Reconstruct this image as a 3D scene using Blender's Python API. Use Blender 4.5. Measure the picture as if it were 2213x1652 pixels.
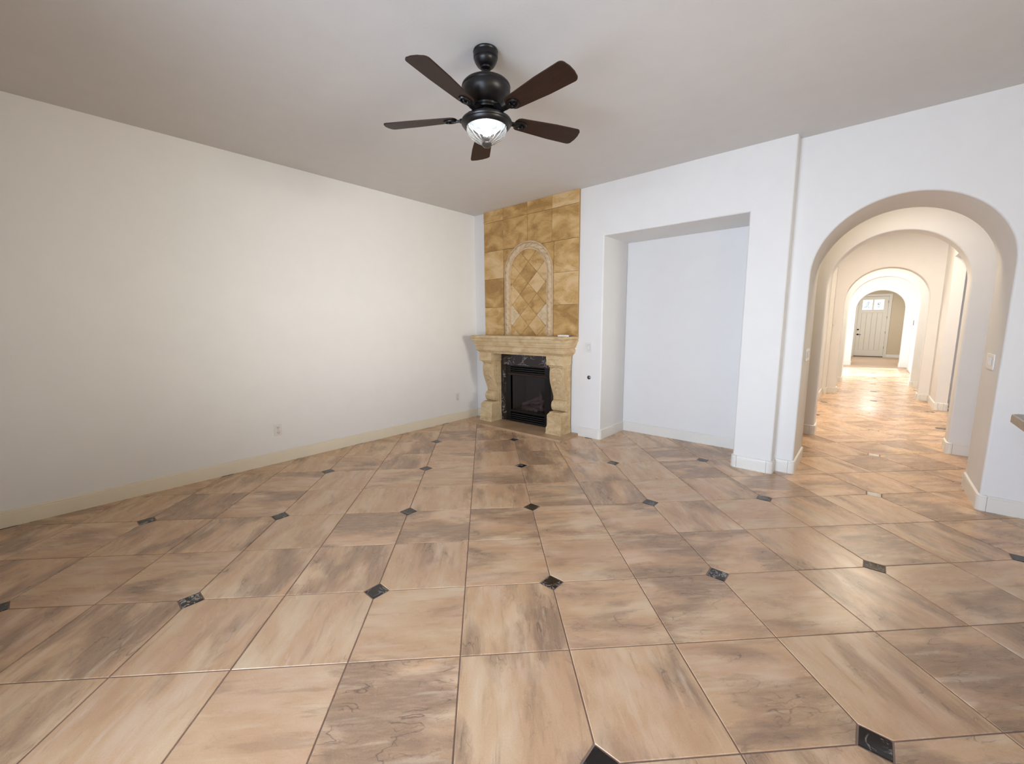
import bpy, bmesh, math, random
from mathutils import Vector, Matrix
random.seed(7)
for o in list(bpy.data.objects): bpy.data.objects.remove(o)
T = 0.48                      # metres per floor tile: the plan below is written in tiles
S = bpy.context.scene
COL = S.collection
PI = math.pi

# ------------------------------------------------------------------ camera
cam_d = bpy.data.cameras.new('camera'); cam = bpy.data.objects.new('camera', cam_d); COL.objects.link(cam)
S.camera = cam
F_PX, YAW, PITCH, ROLL = 885.22, math.radians(41.1611), math.radians(8.02165), math.radians(-0.39583)
cam_d.sensor_fit = 'HORIZONTAL'; cam_d.sensor_width = 36.0; cam_d.lens = 36.0*F_PX/2213.0
cam_d.clip_start = 0.02; cam_d.clip_end = 200
cy, sy, cp, sp = math.cos(YAW), math.sin(YAW), math.cos(PITCH), math.sin(PITCH)
fw = Vector((-sy*cp, cy*cp, -sp)); rt = Vector((cy, sy, 0)); up = rt.cross(fw)
r2 = math.cos(ROLL)*rt + math.sin(ROLL)*up; u2 = -math.sin(ROLL)*rt + math.cos(ROLL)*up
m3 = Matrix((r2, u2, -fw)).transposed()
cam.matrix_world = Matrix.Translation(Vector((2.55683, -3.60327, 2.97785))*T) @ m3.to_4x4()

# ------------------------------------------------------------------ light, sky, exposure
S.view_settings.view_transform = 'Standard'; S.view_settings.look = 'None'
S.view_settings.gamma = 1.0; S.view_settings.use_curve_mapping = False
S.view_settings.exposure = 0.0
W = bpy.data.worlds.new('sky'); S.world = W; W.use_nodes = True
bg = W.node_tree.nodes['Background']; bg.inputs[0].default_value = (0.80, 0.90, 1.0, 1); bg.inputs[1].default_value = 1.6

def light(kind, name, loc, energy, color, rot=(0, 0, 0), **kw):
    d = bpy.data.lights.new(name, kind); d.energy = energy; d.color = color
    for k, v in kw.items(): setattr(d, k, v)
    o = bpy.data.objects.new(name, d); COL.objects.link(o)
    o.location = Vector(loc)*T; o.rotation_euler = rot
    return o
def aim(o, d): o.rotation_euler = Vector(d).to_track_quat('-Z', 'Y').to_euler()

LV = {  # name: (energy, colour)
    'sun': (10.0, (1.0, 0.97, 0.92)), 'rear_left': (81, (0.86, 1.0, 1.22)), 'rear_far': (24, (1.42, 1.0, 0.36)),
    'kitchen': (29, (1.03, 1.0, 0.90)), 'foyer': (135, (0.98, 1.0, 1.02)), 'side_room': (32, (0.85, 0.92, 1.12)),  # 'kitchen' is the added left-wall fill
    'lamp_1': (12, (1.20, 0.98, 0.70)), 'lamp_2': (58, (1.14, 0.98, 0.76)), 'lamp_3': (40, (1.08, 1.0, 0.84)), 'entry': (75, (1, 1, 0.98)),
    'bulb': (40, (0.90, 0.97, 1.0)), 'world': (0.5, (0.95, 0.98, 1.0))}
bg.inputs[0].default_value = (*LV['world'][1], 1); bg.inputs[1].default_value = LV['world'][0]
sun = light('SUN', 'sun', (-20, 10, 30), *LV['sun'], angle=math.radians(0.6)); aim(sun, (0.91, 0.41, -0.96))
# daylight through the rear glass doors (behind the camera) and the entry / side-room windows
l = light('AREA', 'daylight_rear_left', (0.5, -6.45, 2.6), *LV['rear_left'], shape='RECTANGLE', size=4.0*T, size_y=4.8*T, spread=math.radians(115)); aim(l, (0, 1, 0))
# added warm fill for the front of the left wall, at the far rear window
l = light('AREA', 'warm_fill_rear', (9.9, -6.45, 2.6), *LV['rear_far'], shape='RECTANGLE', size=3.3*T, size_y=4.8*T); aim(l, (0, 1, 0))
l = light('AREA', 'fill_left_wall', (12.05, 1.0, 3.0), *LV['kitchen'], shape='RECTANGLE', size=4.6*T, size_y=3.6*T, spread=math.radians(50)); aim(l, (-1, 0.02, 0.0))  # added narrow fill to brighten the middle of the left wall
l = light('AREA', 'daylight_foyer', (-0.45, 27.5, 2.6), *LV['foyer'], shape='RECTANGLE', size=5.6*T, size_y=4.8*T); aim(l, (1, 0, 0))
l = light('AREA', 'daylight_side_room', (11.6, 16.55, 3.0), *LV['side_room'], shape='RECTANGLE', size=1.1*T, size_y=4*T); aim(l, (-1, 0, 0))
# recessed warm ceiling lamps of the hallway
l = light('AREA', 'hall_lamp', (2.83, 7.8, 6.24), *LV['lamp_1'], shape='DISK', size=0.25, spread=math.radians(155))
l = light('AREA', 'hall_lamp', (2.83, 13.3, 6.24), *LV['lamp_2'], shape='RECTANGLE', size=0.8, size_y=2.2)
l = light('AREA', 'hall_lamp', (2.83, 20.7, 6.24), *LV['lamp_3'], shape='DISK', size=0.16, spread=math.radians(145))
l = light('AREA', 'entry_lamp', (2.83, 38.5, 6.2), *LV['entry'], shape='DISK', size=0.3)

# ------------------------------------------------------------------ node helpers
def mat(name):
    m = bpy.data.materials.new(name); m.use_nodes = True
    nt = m.node_tree; return m, nt, nt.nodes['Principled BSDF']
def N(nt, t, **kw):
    n = nt.nodes.new(t)
    for k, v in kw.items():
        if k.startswith('i_'):
            n.inputs[k[2:].replace('_', ' ')].default_value = v
        else: setattr(n, k, v)
    return n
def L(nt, a, b): nt.links.new(a, b)
def ramp(nt, fac, stops, interp='LINEAR'):
    r = nt.nodes.new('ShaderNodeValToRGB'); r.color_ramp.interpolation = interp
    e = r.color_ramp.elements
    while len(e) < len(stops): e.new(0.5)
    for el, (p, c) in zip(e, stops):
        el.position = p; el.color = (c[0], c[1], c[2], 1) if isinstance(c, (tuple, list)) else (c, c, c, 1)
    L(nt, fac, r.inputs[0]); return r.outputs[0]
def math_(nt, op, a, b=None):
    n = nt.nodes.new('ShaderNodeMath'); n.operation = op
    for i, v in enumerate((a, b)):
        if v is None: continue
        if isinstance(v, (int, float)): n.inputs[i].default_value = v
        else: L(nt, v, n.inputs[i])
    return n.outputs[0]
def mixc(nt, fac, a, b, mode='MIX'):
    n = nt.nodes.new('ShaderNodeMix'); n.data_type = 'RGBA'; n.blend_type = mode
    if isinstance(fac, (int, float)): n.inputs[0].default_value = fac
    else: L(nt, fac, n.inputs[0])
    for i, v in ((6, a), (7, b)):
        if isinstance(v, tuple): n.inputs[i].default_value = (*v, 1)
        else: L(nt, v, n.inputs[i])
    return n.outputs[2]
def bump(nt, bsdf, h, strength, dist=0.002):
    b = N(nt, 'ShaderNodeBump'); b.inputs['Strength'].default_value = strength; b.inputs['Distance'].default_value = dist
    L(nt, h, b.inputs['Height']); L(nt, b.outputs[0], bsdf.inputs['Normal'])
def noise(nt, vec, scale, detail=4, rough=0.5, dist=0.0):
    n = N(nt, 'ShaderNodeTexNoise'); n.inputs['Scale'].default_value = scale; n.inputs['Detail'].default_value = detail
    n.inputs['Roughness'].default_value = rough; n.inputs['Distortion'].default_value = dist
    if vec is not None: L(nt, vec, n.inputs['Vector'])
    return n.outputs['Fac']

def plain(name, col, rough=0.5, metal=0.0, bumpsc=0, bs=0.1, var=0.04, spec=0.5):
    m, nt, b = mat(name)
    tc = N(nt, 'ShaderNodeTexCoord')
    n = noise(nt, tc.outputs['Object'], 6, 3)
    c2 = tuple(max(0, c*(1-var)) for c in col); c1 = tuple(min(1, c*(1+var)) for c in col)
    L(nt, ramp(nt, n, [(0.3, c2), (0.7, c1)]), b.inputs['Base Color'])
    b.inputs['Roughness'].default_value = rough; b.inputs['Metallic'].default_value = metal
    b.inputs['Specular IOR Level'].default_value = spec
    if bumpsc: bump(nt, b, noise(nt, tc.outputs['Object'], bumpsc, 3), bs)
    return m

WALL = plain('wall_paint', (0.80, 0.785, 0.765), 0.55, bumpsc=140, bs=0.12, var=0.01, spec=0.3)
CEIL = plain('ceiling_paint', (0.70, 0.68, 0.66), 0.8, bumpsc=60, bs=0.25, var=0.015, spec=0.2)
TAN = plain('tan_wall_paint', (0.62, 0.53, 0.38), 0.6, bumpsc=140, bs=0.1, var=0.01, spec=0.3)
TRIM = plain('trim_paint', (0.80, 0.775, 0.72), 0.28, var=0.01)
TRIM_CREAM = plain('cream_trim_paint', (0.80, 0.72, 0.57), 0.35, var=0.02)
PLATE = plain('switch_plastic', (0.82, 0.81, 0.79), 0.25, var=0.01)
IVORY = plain('ivory_plastic', (0.76, 0.72, 0.68), 0.3, var=0.01)
SLOT = plain('slot_dark', (0.10, 0.08, 0.07), 0.5)
BLACK = plain('black_metal', (0.0035, 0.0033, 0.0038), 0.34, spec=0.35)
BRONZE = plain('oil_rubbed_bronze', (0.0065, 0.0052, 0.0058), 0.36, spec=0.4)
STEEL = plain('dark_steel', (0.16, 0.13, 0.15), 0.35, metal=0.8)
GROUT = plain('grout', (0.27, 0.185, 0.145), 0.85, bumpsc=300, bs=0.3, var=0.12)
DOORP = plain('door_paint', (0.74, 0.70, 0.60), 0.4, var=0.01)
BRICKB = plain('firebox_lining', (0.075, 0.06, 0.068), 0.8)
LOG = plain('ceramic_log', (0.26, 0.24, 0.235), 0.85, bumpsc=40, bs=0.8, var=0.5)

def tile_mat():
    m, nt, b = mat('porcelain_tile')
    tc = N(nt, 'ShaderNodeTexCoord'); oi = N(nt, 'ShaderNodeObjectInfo')
    r = oi.outputs['Random']
    ang = math_(nt, 'MULTIPLY', math_(nt, 'FLOOR', math_(nt, 'MULTIPLY', r, 7.0)), PI/2)
    vr = N(nt, 'ShaderNodeVectorRotate', rotation_type='Z_AXIS'); L(nt, tc.outputs['Object'], vr.inputs['Vector']); L(nt, ang, vr.inputs['Angle'])
    off = N(nt, 'ShaderNodeCombineXYZ')
    L(nt, math_(nt, 'MULTIPLY', r, 97.0), off.inputs[0]); L(nt, math_(nt, 'MULTIPLY', r, 53.0), off.inputs[1]); L(nt, math_(nt, 'MULTIPLY', r, 31.0), off.inputs[2])
    va = N(nt, 'ShaderNodeVectorMath', operation='ADD'); L(nt, vr.outputs[0], va.inputs[0]); L(nt, off.outputs[0], va.inputs[1])
    def sc(x, y, z=1):
        mp = N(nt, 'ShaderNodeMapping'); mp.inputs['Scale'].default_value = (x, y, z)
        mp.inputs['Rotation'].default_value = (0, 0, 0.14); L(nt, va.outputs[0], mp.inputs['Vector']); return mp.outputs[0]
    v1 = sc(1.0, 3.4)
    streak = noise(nt, v1, 2.1, 6, 0.58, 0.25)
    base = ramp(nt, streak, [(0.30, (0.47, 0.280, 0.165)), (0.40, (0.61, 0.390, 0.245)), (0.52, (0.69, 0.480, 0.320)), (0.66, (0.83, 0.68, 0.53))])
    # ochre, pink and cream clouds
    dr = noise(nt, sc(0.9, 1.7), 2.6, 3, 0.5, 0.3)
    base = mixc(nt, 0.55, base, ramp(nt, dr, [(0.30, (0.80, 0.63, 0.455)), (0.42, (0.73, 0.495, 0.305)), (0.53, (0.64, 0.395, 0.235)), (0.64, (0.72, 0.475, 0.335)), (0.76, (0.82, 0.655, 0.50))]))
    # brown-mauve smudge across part of the tile, on about half the tiles
    sm = noise(nt, sc(0.8, 1.9), 2.3, 5, 0.55, 0.45)
    rn = N(nt, 'ShaderNodeTexWhiteNoise', noise_dimensions='1D'); L(nt, math_(nt, 'MULTIPLY', r, 331.7), rn.inputs['W'])
    thr = math_(nt, 'MULTIPLY', math_(nt, 'SUBTRACT', rn.outputs['Value'], 0.55), 0.22)
    sfac = ramp(nt, math_(nt, 'ADD', sm, thr), [(0.47, 0.0), (0.62, 0.92)])
    fine = noise(nt, sc(1.0, 5.0), 9, 4, 0.6, 0.3)
    sfac = math_(nt, 'MULTIPLY', sfac, ramp(nt, fine, [(0.3, 0.65), (0.6, 1.0)]))
    base = mixc(nt, sfac, base, (0.31, 0.20, 0.135))
    # thin mineral streaks, darker and paler, along the tile's grain
    th1 = noise(nt, sc(0.8, 6.0), 4.0, 5, 0.6, 0.25)
    base = mixc(nt, ramp(nt, th1, [(0.34, 0.45), (0.43, 0.0)]), base, (0.40, 0.245, 0.155))
    base = mixc(nt, ramp(nt, th1, [(0.57, 0.0), (0.70, 0.32)]), base, (0.86, 0.73, 0.59))
    # whole-tile tone
    tone = math_(nt, 'ADD', 0.92, math_(nt, 'MULTIPLY', rn.outputs['Value'], 0.14))
    tn = N(nt, 'ShaderNodeVectorMath', operation='SCALE'); L(nt, base, tn.inputs[0]); L(nt, tone, tn.inputs['Scale'])
    base = mixc(nt, 1.0, tn.outputs[0], (1.0, 0.955, 0.865), 'MULTIPLY')
    # long fine cracks where the smudges are
    cw = N(nt, 'ShaderNodeTexNoise'); cw.inputs['Scale'].default_value = 16; cw.inputs['Detail'].default_value = 3; L(nt, va.outputs[0], cw.inputs['Vector'])
    cs = N(nt, 'ShaderNodeVectorMath', operation='SCALE'); cs.inputs['Scale'].default_value = 0.05; L(nt, cw.outputs['Color'], cs.inputs[0])
    cv = N(nt, 'ShaderNodeVectorMath', operation='ADD'); L(nt, sc(0.75, 2.3), cv.inputs[0]); L(nt, cs.outputs[0], cv.inputs[1])
    def crackline(scale, w):
        c_ = noise(nt, cv.outputs[0], scale, 1.5, 0.5, 0.0)
        return ramp(nt, math_(nt, 'ABSOLUTE', math_(nt, 'SUBTRACT', c_, 0.5)), [(0.0, 1.0), (w, 0.0)])
    crack = math_(nt, 'MAXIMUM', crackline(5.5, 0.010), math_(nt, 'MULTIPLY', crackline(11.0, 0.012), 0.7))
    msk = ramp(nt, math_(nt, 'ADD', sm, thr), [(0.44, 0.0), (0.56, 1.0)])
    msk = math_(nt, 'MULTIPLY', msk, ramp(nt, noise(nt, va.outputs[0], 7, 2), [(0.46, 0.0), (0.58, 1.0)]))
    cf = math_(nt, 'MULTIPLY', math_(nt, 'MULTIPLY', crack, msk), 0.72)
    base = mixc(nt, cf, base, (0.085, 0.05, 0.038))
    # grain
    g = noise(nt, tc.outputs['Object'], 150, 3, 0.7)
    base = mixc(nt, 0.10, base, ramp(nt, g, [(0.3, (0.3, 0.2, 0.15)), (0.7, (0.85, 0.72, 0.60))]))
    L(nt, base, b.inputs['Base Color'])
    L(nt, ramp(nt, streak, [(0.3, 0.30), (0.7, 0.24)]), b.inputs['Roughness'])
    b.inputs['Specular IOR Level'].default_value = 0.45
    hh = math_(nt, 'SUBTRACT', math_(nt, 'MULTIPLY', noise(nt, tc.outputs['Object'], 22, 4), 0.5), cf)
    bump(nt, b, hh, 0.12, 0.001)
    return m
TILE = tile_mat()

def marble(name, base, vein, scale=9, rough=0.10, thin=0.012, dens=1.0):
    m, nt, b = mat(name)
    tc = N(nt, 'ShaderNodeTexCoord'); oi = N(nt, 'ShaderNodeObjectInfo')
    va = N(nt, 'ShaderNodeVectorMath', operation='ADD'); L(nt, tc.outputs['Object'], va.inputs[0])
    off = N(nt, 'ShaderNodeCombineXYZ'); L(nt, math_(nt, 'MULTIPLY', oi.outputs['Random'], 41.0), off.inputs[0]); L(nt, math_(nt, 'MULTIPLY', oi.outputs['Random'], 17.0), off.inputs[1])
    L(nt, off.outputs[0], va.inputs[1])
    n = noise(nt, va.outputs[0], scale, 5, 0.6, 1.5)
    ridge = math_(nt, 'ABSOLUTE', math_(nt, 'SUBTRACT', n, 0.5))
    v = ramp(nt, ridge, [(0.0, 1.0), (thin, 0.25), (thin*2.5, 0.0)])
    k = ramp(nt, noise(nt, va.outputs[0], scale*0.6, 2), [(0.44, 0.0), (0.58, dens)])
    c = mixc(nt, math_(nt, 'MULTIPLY', v, k), base, vein)
    L(nt, c, b.inputs['Base Color']); b.inputs['Roughness'].default_value = rough
    return m
INSET = marble('black_marble_inset', (0.014, 0.011, 0.010), (0.65, 0.58, 0.52), 12, 0.07, 0.016, 0.9)
INSET_GLARE = marble('painted_glare_inset', (0.74, 0.68, 0.60), (0.42, 0.32, 0.24), 11, 0.06, 0.05, 1.0)  # bright hall reflection on black insets, painted as a pale colour
NERO = marble('black_marble_surround', (0.020, 0.013, 0.012), (0.62, 0.58, 0.60), 5, 0.10, 0.010, 0.8)

def stone(name, c_lo, c_mid, c_hi, scale=5, rough=0.6, bs=0.25, vein=0.5, rnd=0.3):
    m, nt, b = mat(name)
    tc = N(nt, 'ShaderNodeTexCoord'); oi = N(nt, 'ShaderNodeObjectInfo')
    va = N(nt, 'ShaderNodeVectorMath', operation='ADD'); L(nt, tc.outputs['Object'], va.inputs[0])
    off = N(nt, 'ShaderNodeCombineXYZ'); L(nt, math_(nt, 'MULTIPLY', oi.outputs['Random'], 61.0), off.inputs[0]); L(nt, math_(nt, 'MULTIPLY', oi.outputs['Random'], 23.0), off.inputs[2])
    L(nt, off.outputs[0], va.inputs[1])
    mp = N(nt, 'ShaderNodeMapping'); mp.inputs['Rotation'].default_value = (0, 0.7, 0); mp.inputs['Scale'].default_value = (1.0, 1.0, 1.8)
    L(nt, va.outputs[0], mp.inputs['Vector']); v = mp.outputs[0]
    n = noise(nt, v, scale, 6, 0.55, 0.8)
    n2 = math_(nt, 'ADD', n, math_(nt, 'MULTIPLY', math_(nt, 'SUBTRACT', oi.outputs['Random'], 0.5), rnd))
    c = ramp(nt, n2, [(0.30, c_lo), (0.5, c_mid), (0.70, c_hi)])
    vn = noise(nt, v, scale*0.7, 6, 0.6, 1.8)
    ridge = math_(nt, 'ABSOLUTE', math_(nt, 'SUBTRACT', vn, 0.5))
    vf = math_(nt, 'MULTIPLY', ramp(nt, ridge, [(0.0, 1.0), (0.018, 0.0)]), ramp(nt, n, [(0.45, vein), (0.6, 0.0)]))
    c = mixc(nt, vf, c, tuple(x*0.35 for x in c_lo))
    g = noise(nt, tc.outputs['Object'], 90, 3, 0.7)
    c = mixc(nt, 0.12, c, ramp(nt, g, [(0.35, tuple(x*0.5 for x in c_lo)), (0.65, c_hi)]))
    L(nt, c, b.inputs['Base Color']); b.inputs['Roughness'].default_value = rough
    h = math_(nt, 'ADD', math_(nt, 'MULTIPLY', g, 0.35), math_(nt, 'SUBTRACT', n, vf))
    bump(nt, b, h, bs, 0.004)
    return m
GOLD = stone('gold_slate', (0.37, 0.195, 0.05), (0.585, 0.355, 0.125), (0.72, 0.505, 0.26), 3.4, 0.55, 0.7, 0.30, 0.30)
GOLD_PALE = stone('pale_gold_stone', (0.62, 0.45, 0.24), (0.70, 0.54, 0.33), (0.76, 0.62, 0.42), 5, 0.55, 0.2)
CAST = stone('cast_stone', (0.52, 0.355, 0.18), (0.635, 0.47, 0.265), (0.71, 0.56, 0.35), 6, 0.75, 0.22, 0.35, 0.08)
ROPE = stone('rope_stone', (0.50, 0.34, 0.19), (0.60, 0.44, 0.27), (0.67, 0.52, 0.34), 9, 0.75, 0.3, 0.2, 0.05)
HEARTH = stone('hearth_stone', (0.42, 0.27, 0.155), (0.50, 0.335, 0.20), (0.57, 0.40, 0.26), 3, 0.4, 0.1, 0.2, 0.05)
COUNTER = stone('counter_stone', (0.20, 0.16, 0.125), (0.26, 0.215, 0.17), (0.32, 0.27, 0.22), 30, 0.3, 0.05, 0.1)

def wood(name, lo, hi, axis='X', rough=0.4, scale=3.0, squash=14.0):
    m, nt, b = mat(name)
    tc = N(nt, 'ShaderNodeTexCoord'); oi = N(nt, 'ShaderNodeObjectInfo')
    mp = N(nt, 'ShaderNodeMapping'); mp.inputs['Scale'].default_value = (1, squash, 1) if axis == 'X' else (squash, 1, 1)
    L(nt, tc.outputs['Object'], mp.inputs['Vector'])
    n = noise(nt, mp.outputs[0], scale, 6, 0.6, 0.6)
    L(nt, ramp(nt, n, [(0.3, lo), (0.7, hi)]), b.inputs['Base Color'])
    b.inputs['Roughness'].default_value = rough
    bump(nt, b, n, 0.08, 0.001)
    return m
BLADE = wood('walnut_blade', (0.016, 0.0065, 0.004), (0.040, 0.016, 0.009), 'X', 0.5, 9)
BLADE.node_tree.nodes['Principled BSDF'].inputs['Specular IOR Level'].default_value = 0.3
OAK = wood('oak_floor', (0.42, 0.28, 0.17), (0.60, 0.43, 0.29), 'X', 0.45, 1.2)

def glass_mat(name, tint, gloss=0.04):
    m = bpy.data.materials.new(name); m.use_nodes = True; nt = m.node_tree
    for n in list(nt.nodes): nt.nodes.remove(n)
    o = N(nt, 'ShaderNodeOutputMaterial'); t = N(nt, 'ShaderNodeBsdfTransparent'); t.inputs[0].default_value = (*tint, 1)
    g = N(nt, 'ShaderNodeBsdfGlossy'); g.inputs['Roughness'].default_value = gloss
    f = N(nt, 'ShaderNodeFresnel'); f.inputs['IOR'].default_value = 1.5
    gm = N(nt, 'ShaderNodeNewGeometry'); fr = math_(nt, 'MULTIPLY', f.outputs[0], math_(nt, 'SUBTRACT', 1.0, gm.outputs['Backfacing']))
    mx = N(nt, 'ShaderNodeMixShader'); L(nt, fr, mx.inputs[0]); L(nt, t.outputs[0], mx.inputs[1]); L(nt, g.outputs[0], mx.inputs[2]); L(nt, mx.outputs[0], o.inputs[0])
    return m
PANE = glass_mat('window_glass', (0.95, 0.97, 0.97))
FIREGLASS = glass_mat('fire_glass', (0.66, 0.62, 0.63), 0.05)
BOWL, nt_, b_ = mat('crystal_glass')
b_.inputs['Base Color'].default_value = (0.97, 0.97, 0.96, 1); b_.inputs['Roughness'].default_value = 0.02
b_.inputs['Transmission Weight'].default_value = 1.0; b_.inputs['IOR'].default_value = 1.45
BULB, nt_, b_ = mat('lit_bulb')
b_.inputs['Base Color'].default_value = (1, 1, 1, 1); b_.inputs['Emission Color'].default_value = (*LV['bulb'][1], 1); b_.inputs['Emission Strength'].default_value = LV['bulb'][0]
ETCH = plain('leaded_came', (0.40, 0.52, 0.58), 0.4)
BIRD, nt_, b_ = mat('frosted_pane')
b_.inputs['Base Color'].default_value = (0.9, 0.95, 1, 1); b_.inputs['Roughness'].default_value = 0.25
b_.inputs['Emission Color'].default_value = (0.96, 0.98, 1.0, 1); b_.inputs['Emission Strength'].default_value = 0.55   # emission stands in for daylight behind the frosted glass

# ------------------------------------------------------------------ mesh helpers (plan units = tiles)
WORLD = {}
def link(o, parent, w):
    COL.objects.link(o); WORLD[o.name] = w
    if parent is not None:
        o.parent = parent; o.location = w - WORLD[parent.name]
    else: o.location = w
def tag(o, label=None, cat=None, group=None, kind=None):
    if label: o['label'] = label
    if cat: o['category'] = cat
    if group: o['group'] = group
    if kind: o['kind'] = kind
    return o
def empty(name, loc, label, cat, group=None):
    o = bpy.data.objects.new(name, None); o.empty_display_size = 0.05
    link(o, None, Vector(loc)*T); return tag(o, label, cat, group)
def obj(name, bm, m, parent=None, origin=None, scale=T, smooth=None, kind=None, label=None, fix=True):
    """origin: plan-unit point that becomes the object's origin (default: centre of the bounding box bottom)"""
    bmesh.ops.remove_doubles(bm, verts=bm.verts, dist=1e-6)
    if fix: bmesh.ops.recalc_face_normals(bm, faces=bm.faces)
    if origin is None:
        mn = [min(v.co[i] for v in bm.verts) for i in range(3)]; mx = [max(v.co[i] for v in bm.verts) for i in range(3)]
        origin = ((mn[0]+mx[0])/2, (mn[1]+mx[1])/2, mn[2])
    og = Vector(origin)
    for v in bm.verts: v.co = (v.co-og)*scale
    me = bpy.data.meshes.new(name); bm.to_mesh(me); bm.free()
    if smooth is not None:
        for p in me.polygons: p.use_smooth = True
        me.set_sharp_from_angle(angle=math.radians(smooth))
    me.materials.append(m)
    o = bpy.data.objects.new(name, me); link(o, parent, og*scale)
    if smooth is not None:
        w = o.modifiers.new('wn', 'WEIGHTED_NORMAL'); w.keep_sharp = True
    return tag(o, label=label, kind=kind)
def box(bm, x0, x1, y0, y1, z0, z1, bev=0, seg=2):
    r = bmesh.ops.create_cube(bm, size=1.0)
    vs = r['verts']
    for v in vs: v.co = Vector((x0+(v.co.x+.5)*(x1-x0), y0+(v.co.y+.5)*(y1-y0), z0+(v.co.z+.5)*(z1-z0)))
    if bev:
        es = list({e for v in vs for e in v.link_edges})
        bmesh.ops.bevel(bm, geom=es, offset=bev, segments=seg, affect='EDGES', profile=0.5)
def bx(*a, **k):
    bm = bmesh.new(); box(bm, *a, **k); return bm
def prism(bm, pts, lo, hi, axis='y', bev=0, seg=2, top_only=True):
    """polygon pts extruded along axis: 'y' -> pts are (x,z); 'z' -> (x,y); 'x' -> (y,z)"""
    def P(a, b, h): return {'y': (a, h, b), 'z': (a, b, h), 'x': (h, a, b)}[axis]
    A = [bm.verts.new(P(a, b, lo)) for a, b in pts]; B = [bm.verts.new(P(a, b, hi)) for a, b in pts]
    n = len(pts)
    fa = bm.faces.new(A); fb = bm.faces.new(B[::-1])
    for i in range(n): bm.faces.new((A[i], B[i], B[(i+1) % n], A[(i+1) % n]))
    if bev:
        es = list(fb.edges)+([] if top_only else list(fa.edges))
        bmesh.ops.recalc_face_normals(bm, faces=bm.faces)
        bmesh.ops.bevel(bm, geom=es, offset=bev, segments=seg, affect='EDGES', profile=0.5)
def lathe(bm, prof, n=40, c=(0, 0, 0), mod=None):
    rings = []
    for (r, z) in prof:
        if r < 1e-6: rings.append([bm.verts.new((c[0], c[1], c[2]+z))])
        else:
            ring = []
            for k in range(n):
                a = 2*PI*k/n; rr = r*(mod(a, z) if mod else 1)
                ring.append(bm.verts.new((c[0]+rr*math.cos(a), c[1]+rr*math.sin(a), c[2]+z)))
            rings.append(ring)
    for A, B in zip(rings, rings[1:]):
        for k in range(n):
            if len(A) == 1 and len(B) == 1: continue
            if len(A) == 1: bm.faces.new((A[0], B[k], B[(k+1) % n]))
            elif len(B) == 1: bm.faces.new((A[k], B[0], A[(k+1) % n]))
            else: bm.faces.new((A[k], B[k], B[(k+1) % n], A[(k+1) % n]))
def tube(bm, pts, rad, n=8, caps=True):
    pts = [Vector(p) for p in pts]; rings = []
    rads = rad if isinstance(rad, (list, tuple)) else [rad]*len(pts)
    ref = None
    for i, p in enumerate(pts):
        d = (pts[min(i+1, len(pts)-1)]-pts[max(i-1, 0)]).normalized()
        if ref is None: ref = d.orthogonal().normalized()
        u = (ref-d*ref.dot(d)).normalized(); ref = u; v = d.cross(u)
        rings.append([bm.verts.new(p+(u*math.cos(2*PI*k/n)+v*math.sin(2*PI*k/n))*rads[i]) for k in range(n)])
    for A, B in zip(rings, rings[1:]):
        for k in range(n): bm.faces.new((A[k], B[k], B[(k+1) % n], A[(k+1) % n]))
    if caps: bm.faces.new(rings[0][::-1]); bm.faces.new(rings[-1])
def clip(poly, cpoly):
    """Sutherland-Hodgman; cpoly convex, counter-clockwise"""
    out = list(poly)
    for i in range(len(cpoly)):
        a, b = cpoly[i], cpoly[(i+1) % len(cpoly)]
        ins = lambda p: (b[0]-a[0])*(p[1]-a[1])-(b[1]-a[1])*(p[0]-a[0]) >= -1e-9
        src, out = out, []
        for j in range(len(src)):
            p, q = src[j-1], src[j]
            if ins(p) != ins(q):
                d1 = (b[0]-a[0])*(p[1]-a[1])-(b[1]-a[1])*(p[0]-a[0]); d2 = (b[0]-a[0])*(q[1]-a[1])-(b[1]-a[1])*(q[0]-a[0])
                t = d1/(d1-d2); out.append((p[0]+(q[0]-p[0])*t, p[1]+(q[1]-p[1])*t))
            if ins(q): out.append(q)
        if not out: return []
    res = []
    for p in out:
        if not res or abs(p[0]-res[-1][0])+abs(p[1]-res[-1][1]) > 1e-5: res.append(p)
    if len(res) > 1 and abs(res[0][0]-res[-1][0])+abs(res[0][1]-res[-1][1]) < 1e-5: res.pop()
    return res if len(res) > 2 else []

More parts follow.
